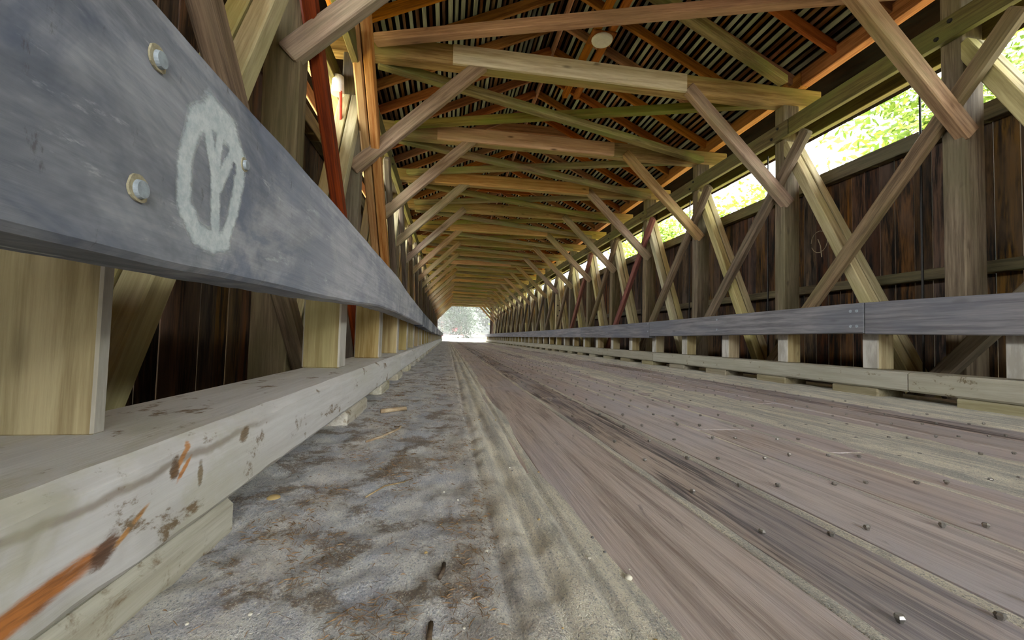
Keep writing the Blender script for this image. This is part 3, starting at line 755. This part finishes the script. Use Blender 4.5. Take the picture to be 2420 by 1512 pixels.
# ------------------------------------------------------------------ LITTER on the left strip: pebbles, twigs, needles
M_peb = [plain('pebble_pale', hexc(196, 190, 172), .8), plain('pebble_dark', hexc(98, 96, 92), .8), plain('pebble_ochre', hexc(176, 150, 100), .8)]
def pebble(x, y, rr, m, label, z=None):
    bm = bmesh.new(); bmesh.ops.create_icosphere(bm, subdivisions=2, radius=rr)
    for v in bm.verts: v.co *= 1 + .25 * noise.noise(v.co / rr * 1.3 + Vector((x * 9, y * 9, 0))); v.co.z *= .65
    mobj('pebble', bm, M_peb[m], None, Matrix.Translation((x, y, dust_h(x, y) + rr * .4 if z is None else z)), smooth=True,
         label=label, cat='pebble', group='pebbles lying on the dusty strip')
pebble(.353, .777, .0075, 0, 'largest pale pebble where the dust meets the brown plank')
pebble(.392, .758, .0045, 1, 'small dark pebble right beside the largest pale one')
for k in range(46):
    y = .55 + random.random() ** 1.6 * 2.6; x = random.uniform(.02, .42) if k % 4 else random.uniform(-.4, .1)
    pebble(x, y, random.uniform(.0018, .0042), random.choice((0, 0, 1, 2)), 'tiny pebble scattered among others on the dusty left strip')
M_twig = wood('twig', hexc(176, 160, 128), hexc(126, 106, 78), vary=.3)
M_bark = wood('bark', hexc(104, 84, 64), hexc(60, 46, 34))
def twig(pts, rr, lab, m=M_twig, nm='twig'):
    bm = bmesh.new(); o = Vector((pts[0][0], pts[0][1], dust_h(pts[0][0], pts[0][1])))
    tube(bm, [Vector((x, y, dust_h(x, y) + rr * .8 + h)) - o for x, y, h in pts], rr)
    mobj(nm, bm, m, None, Matrix.Translation(o), smooth=True, label=lab, cat='twig', group='twigs on the dusty strip')
twig([(-.20, 1.19, .0), (-.16, 1.26, .003), (-.115, 1.31, .001), (-.09, 1.33, 0)], .0022, 'thin pale straight twig lying on the dust between litter mats')
twig([(-.31, 1.80, .0), (-.26, 1.86, .003), (-.20, 1.97, .006), (-.20, 2.05, .004), (-.23, 2.08, 0)], .005, 'thick bleached twig with a hooked end near the curb')
twig([(-.35, 2.45, .0), (-.22, 2.52, .002)], .013, 'short pale stick near the curb block, farther off', nm='stick')
twig([(.0, .78, 0), (.006, .80, .002), (.008, .83, .0)], .004, 'curled dark bark chip standing at the rut', M_bark, 'bark_chip')
twig([(-.012, .62, 0), (-.01, .66, .0), ], .004, 'flat brown bark chip nearest to the camera', M_bark, 'bark_chip')
# chip of pale wood sticking out below the curb
bm = bmesh.new(); bmesh.ops.create_icosphere(bm, subdivisions=2, radius=.02)
for v in bm.verts: v.co.x *= .9; v.co.z *= .55; v.co *= 1 + .25 * noise.noise(v.co * 40)
mobj('stone', bm, M_peb[2], None, Matrix.Translation((-.43, 1.19, -.430)), smooth=True, label='pale rounded stone lying under the left curb beam', cat='stone')
# pine needles: uncountable
bm = bmesh.new(); k = 0
while k < 5200:
    x = random.uniform(-.43, .12); y = .42 + random.random() ** 1.8 * 4.2
    m = noise.noise(Vector((x * 9, y * 5, 4.4)))
    if m < .08 and random.random() > .06: continue
    a = random.random() * 6.28; l = random.uniform(.008, .026); z = dust_h(x, y) + random.uniform(.001, .006)
    dx, dy = math.cos(a) * l, math.sin(a) * l; px, py = -math.sin(a) * .0004, math.cos(a) * .0004
    z2 = z + random.uniform(-.002, .004)
    v = [bm.verts.new(q) for q in ((x - px, y - py, z), (x + px, y + py, z), (x + dx + px, y + dy + py, z2), (x + dx - px, y + dy - py, z2), (x + dx / 2, y + dy / 2, z + .0015))]
    bm.faces.new((v[0], v[1], v[4])); bm.faces.new((v[1], v[2], v[4])); bm.faces.new((v[2], v[3], v[4])); bm.faces.new((v[3], v[0], v[4])); k += 1
mobj('pine_needles', bm, plain('needle_brown', hexc(124, 98, 68), .8, 0, .5, 60), label='brown pine needles matted beside the left curb', cat='needles', kind='stuff')

# ------------------------------------------------------------------ thin bright haze over the far bank
bm = bmesh.new(); bmesh.ops.create_cube(bm, size=1, matrix=Matrix.Translation((0, 84, 9)) @ Matrix.Diagonal((90, 78, 24, 1)))
hm = bpy.data.materials.new('haze'); hm.use_nodes = True; hm.node_tree.nodes.clear()
ho = hm.node_tree.nodes.new('ShaderNodeOutputMaterial'); hv = hm.node_tree.nodes.new('ShaderNodeVolumeScatter')
hv.inputs['Density'].default_value = .0013; hv.inputs['Color'].default_value = (.97, .98, 1, 1); hm.node_tree.links.new(hv.outputs[0], ho.inputs['Volume'])
mobj('haze', bm, hm, label='pale haze hanging over the far bank beyond the portal', cat='haze', kind='stuff')

# ------------------------------------------------------------------ TREES outside
def leafmat(name, c1, c2):
    t = NT(name); oi = t.n('ShaderNodeObjectInfo'); tc = t.n('ShaderNodeTexCoord')
    n = t.noise(tc.outputs['Object'], .9, 3)
    col = t.mix(t.ramp(n, .35, .65), c1, c2); t.l(col, t.b.inputs['Base Color'])
    tr = t.n('ShaderNodeBsdfTranslucent'); t.l(col, tr.inputs[0]); mx = t.n('ShaderNodeMixShader'); mx.inputs[0].default_value = .4
    t.l(t.b.outputs[0], mx.inputs[1]); t.l(tr.outputs[0], mx.inputs[2]); t.l(mx.outputs[0], t.out.inputs[0])
    return t.m
M_leaf = leafmat('leaf_green', hexc(74, 96, 30), hexc(110, 130, 50))
M_leaf2 = leafmat('leaf_dark', hexc(22, 34, 26), hexc(32, 46, 33))
M_trunk = wood('bark_trunk', hexc(96, 84, 70), hexc(50, 42, 34), grain=8)
def crown_mesh(name, n, rx, rz, leaf, mat, cone=False, seed=1):
    rnd = random.Random(seed); bm = bmesh.new()
    cl = []
    for _ in range(60):
        while True:
            p = Vector((rnd.uniform(-1, 1), rnd.uniform(-1, 1), rnd.uniform(-1, 1)))
            if p.length < 1 and (p.length > .45): break
        if cone: p = Vector((p.x * (1 - (p.z + 1) / 2.1), p.y * (1 - (p.z + 1) / 2.1), p.z))
        cl.append(Vector((p.x * rx, p.y * rx, p.z * rz)))
    for k in range(n):
        c_ = rnd.choice(cl); s_ = rx * .26
        p = c_ + Vector((rnd.gauss(0, s_), rnd.gauss(0, s_), rnd.gauss(0, s_ * .7)))
        a = Vector((rnd.gauss(0, 1), rnd.gauss(0, 1), rnd.gauss(0, .6))).normalized(); b = a.orthogonal().normalized()
        l = leaf * rnd.uniform(.6, 1.3)
        bm.faces.new([bm.verts.new(q) for q in (p - b * l * .4, p + a * l * .9, p + b * l * .4, p - a * l * .6)])
    me = bpy.data.meshes.new(name); bm.to_mesh(me); bm.free(); me.materials.append(mat); return me
CR = [crown_mesh('crown', 5200, 2.6, 2.6, .17, M_leaf, seed=3), crown_mesh('crown', 9000, 4.2, 4.6, .36, M_leaf2, seed=5), crown_mesh('crown', 6000, 3.0, 6.5, .30, M_leaf2, True, seed=8)]
def tree(x, y, s, kind, lab, grp, hz=None):
    z = ground_h(x, y) - .1; hh = {0: 5.6, 1: 6.0, 2: 6.2}[kind] * s if hz is None else hz - z
    o = E_('tree', (x, y, z), cat='tree', label=lab, group=grp)
    bm = bmesh.new(); lean = random.uniform(-.3, .3)
    pts = [(0, 0, 0), (lean * .3, 0, hh * .4), (lean, .1, hh * .8), (lean * 1.2, 0, hh * 1.1)]
    prev = None
    for k, p in enumerate(pts):
        rr = (.22, .17, .11, .04)[k] * s
        ring = [bm.verts.new(Vector(p) + Vector((rr * math.cos(q), rr * math.sin(q), 0))) for q in [j * 6.2832 / 8 for j in range(8)]]
        if prev:
            for q in range(8): bm.faces.new((prev[q], prev[(q + 1) % 8], ring[(q + 1) % 8], ring[q]))
        prev = ring
    mobj('trunk', bm, M_trunk, o, Matrix.Translation((x, y, z)), smooth=True)
    c_ = bpy.data.objects.new('crown', CR[kind]); COL.objects.link(c_)
    place(c_, Matrix.Translation((x + lean, y, z + hh)) @ Matrix.Rotation(random.random() * 6.28, 4, 'Z') @ Matrix.Scale(s, 4), o)
RT = [(12.5, 5.8, 1.0, 4.6, 'leafy tree seen through the nearest bright opening on the right'), (9.6, 6.6, .8, 5.6, 'overhanging leafy branches beside the first right opening'),
      (14, 9.5, 1.1, 4.2, 'bright green tree beyond the second post of the right truss'), (16, 20, 1.2, 5.0, 'leafy tree seen through the middle openings on the right'),
      (15, 26, 1.2, 5.6, 'leafy tree seen through the farther openings on the right'), (17, 33, 1.4, 6, 'leafy tree near the far end outside the right wall'),
      (15, 2.0, 1.1, 5.5, 'leafy tree at the right edge of the photo behind the crossed braces')]
for x, y, s, hz, lab in RT: tree(x, y, s, 0, lab, 'trees outside the right wall', hz)
FT = [(-8, 74, 1.3, 1), (-2.5, 80, 1.2, 2), (2.2, 66, .8, 2), (8.5, 76, 1.25, 1), (-1, 92, 1.6, 1), (16, 92, 1.5, 1), (-13, 114, 2.1, 1), (6, 116, 2.3, 1), (27, 112, 2.1, 1)]
for x, y, s, k in FT: tree(x, y, s, k, 'pale hazy grey-green tree on the far bank beyond the portal', 'trees on the far bank')
tree(7.6, 50, .9, 0, 'bright green tree just outside the far portal on its right', 'trees by the far portal', 3.2)
# red and white road barrier beyond the portal
b_ = E_('road_barrier', (.4, 58, -.3), cat='barrier', label='low pinkish red and white road barrier beyond the far portal')
M_red = plain('barrier_red', hexc(196, 60, 70), .5); M_wh = plain('barrier_white', hexc(220, 216, 210), .5)
for k in range(6): box('barrier_panel', -1.6 + k * .62, -1.6 + k * .62 + .61, 58, 58.06, .0, .2, M_red if k % 2 else M_wh, b_, axis='X', bev=.005)
for x in (-1.3, 1.8): box('leg', x, x + .08, 58, 58.08, ground_h(x, 58) - .05, .0, M_wh, b_, axis='Z')
sg_ = E_('road_sign', (1.2, 75, 0), cat='road sign', label='small faded red sign on a post beside the road beyond the portal')
box('sign_panel', .9, 1.7, 75, 75.05, .9, 1.5, M_red, sg_, axis='X'); box('pole', 1.26, 1.34, 75.06, 75.12, ground_h(1.3, 75) - .1, 1.4, M_wh, sg_, axis='Z')
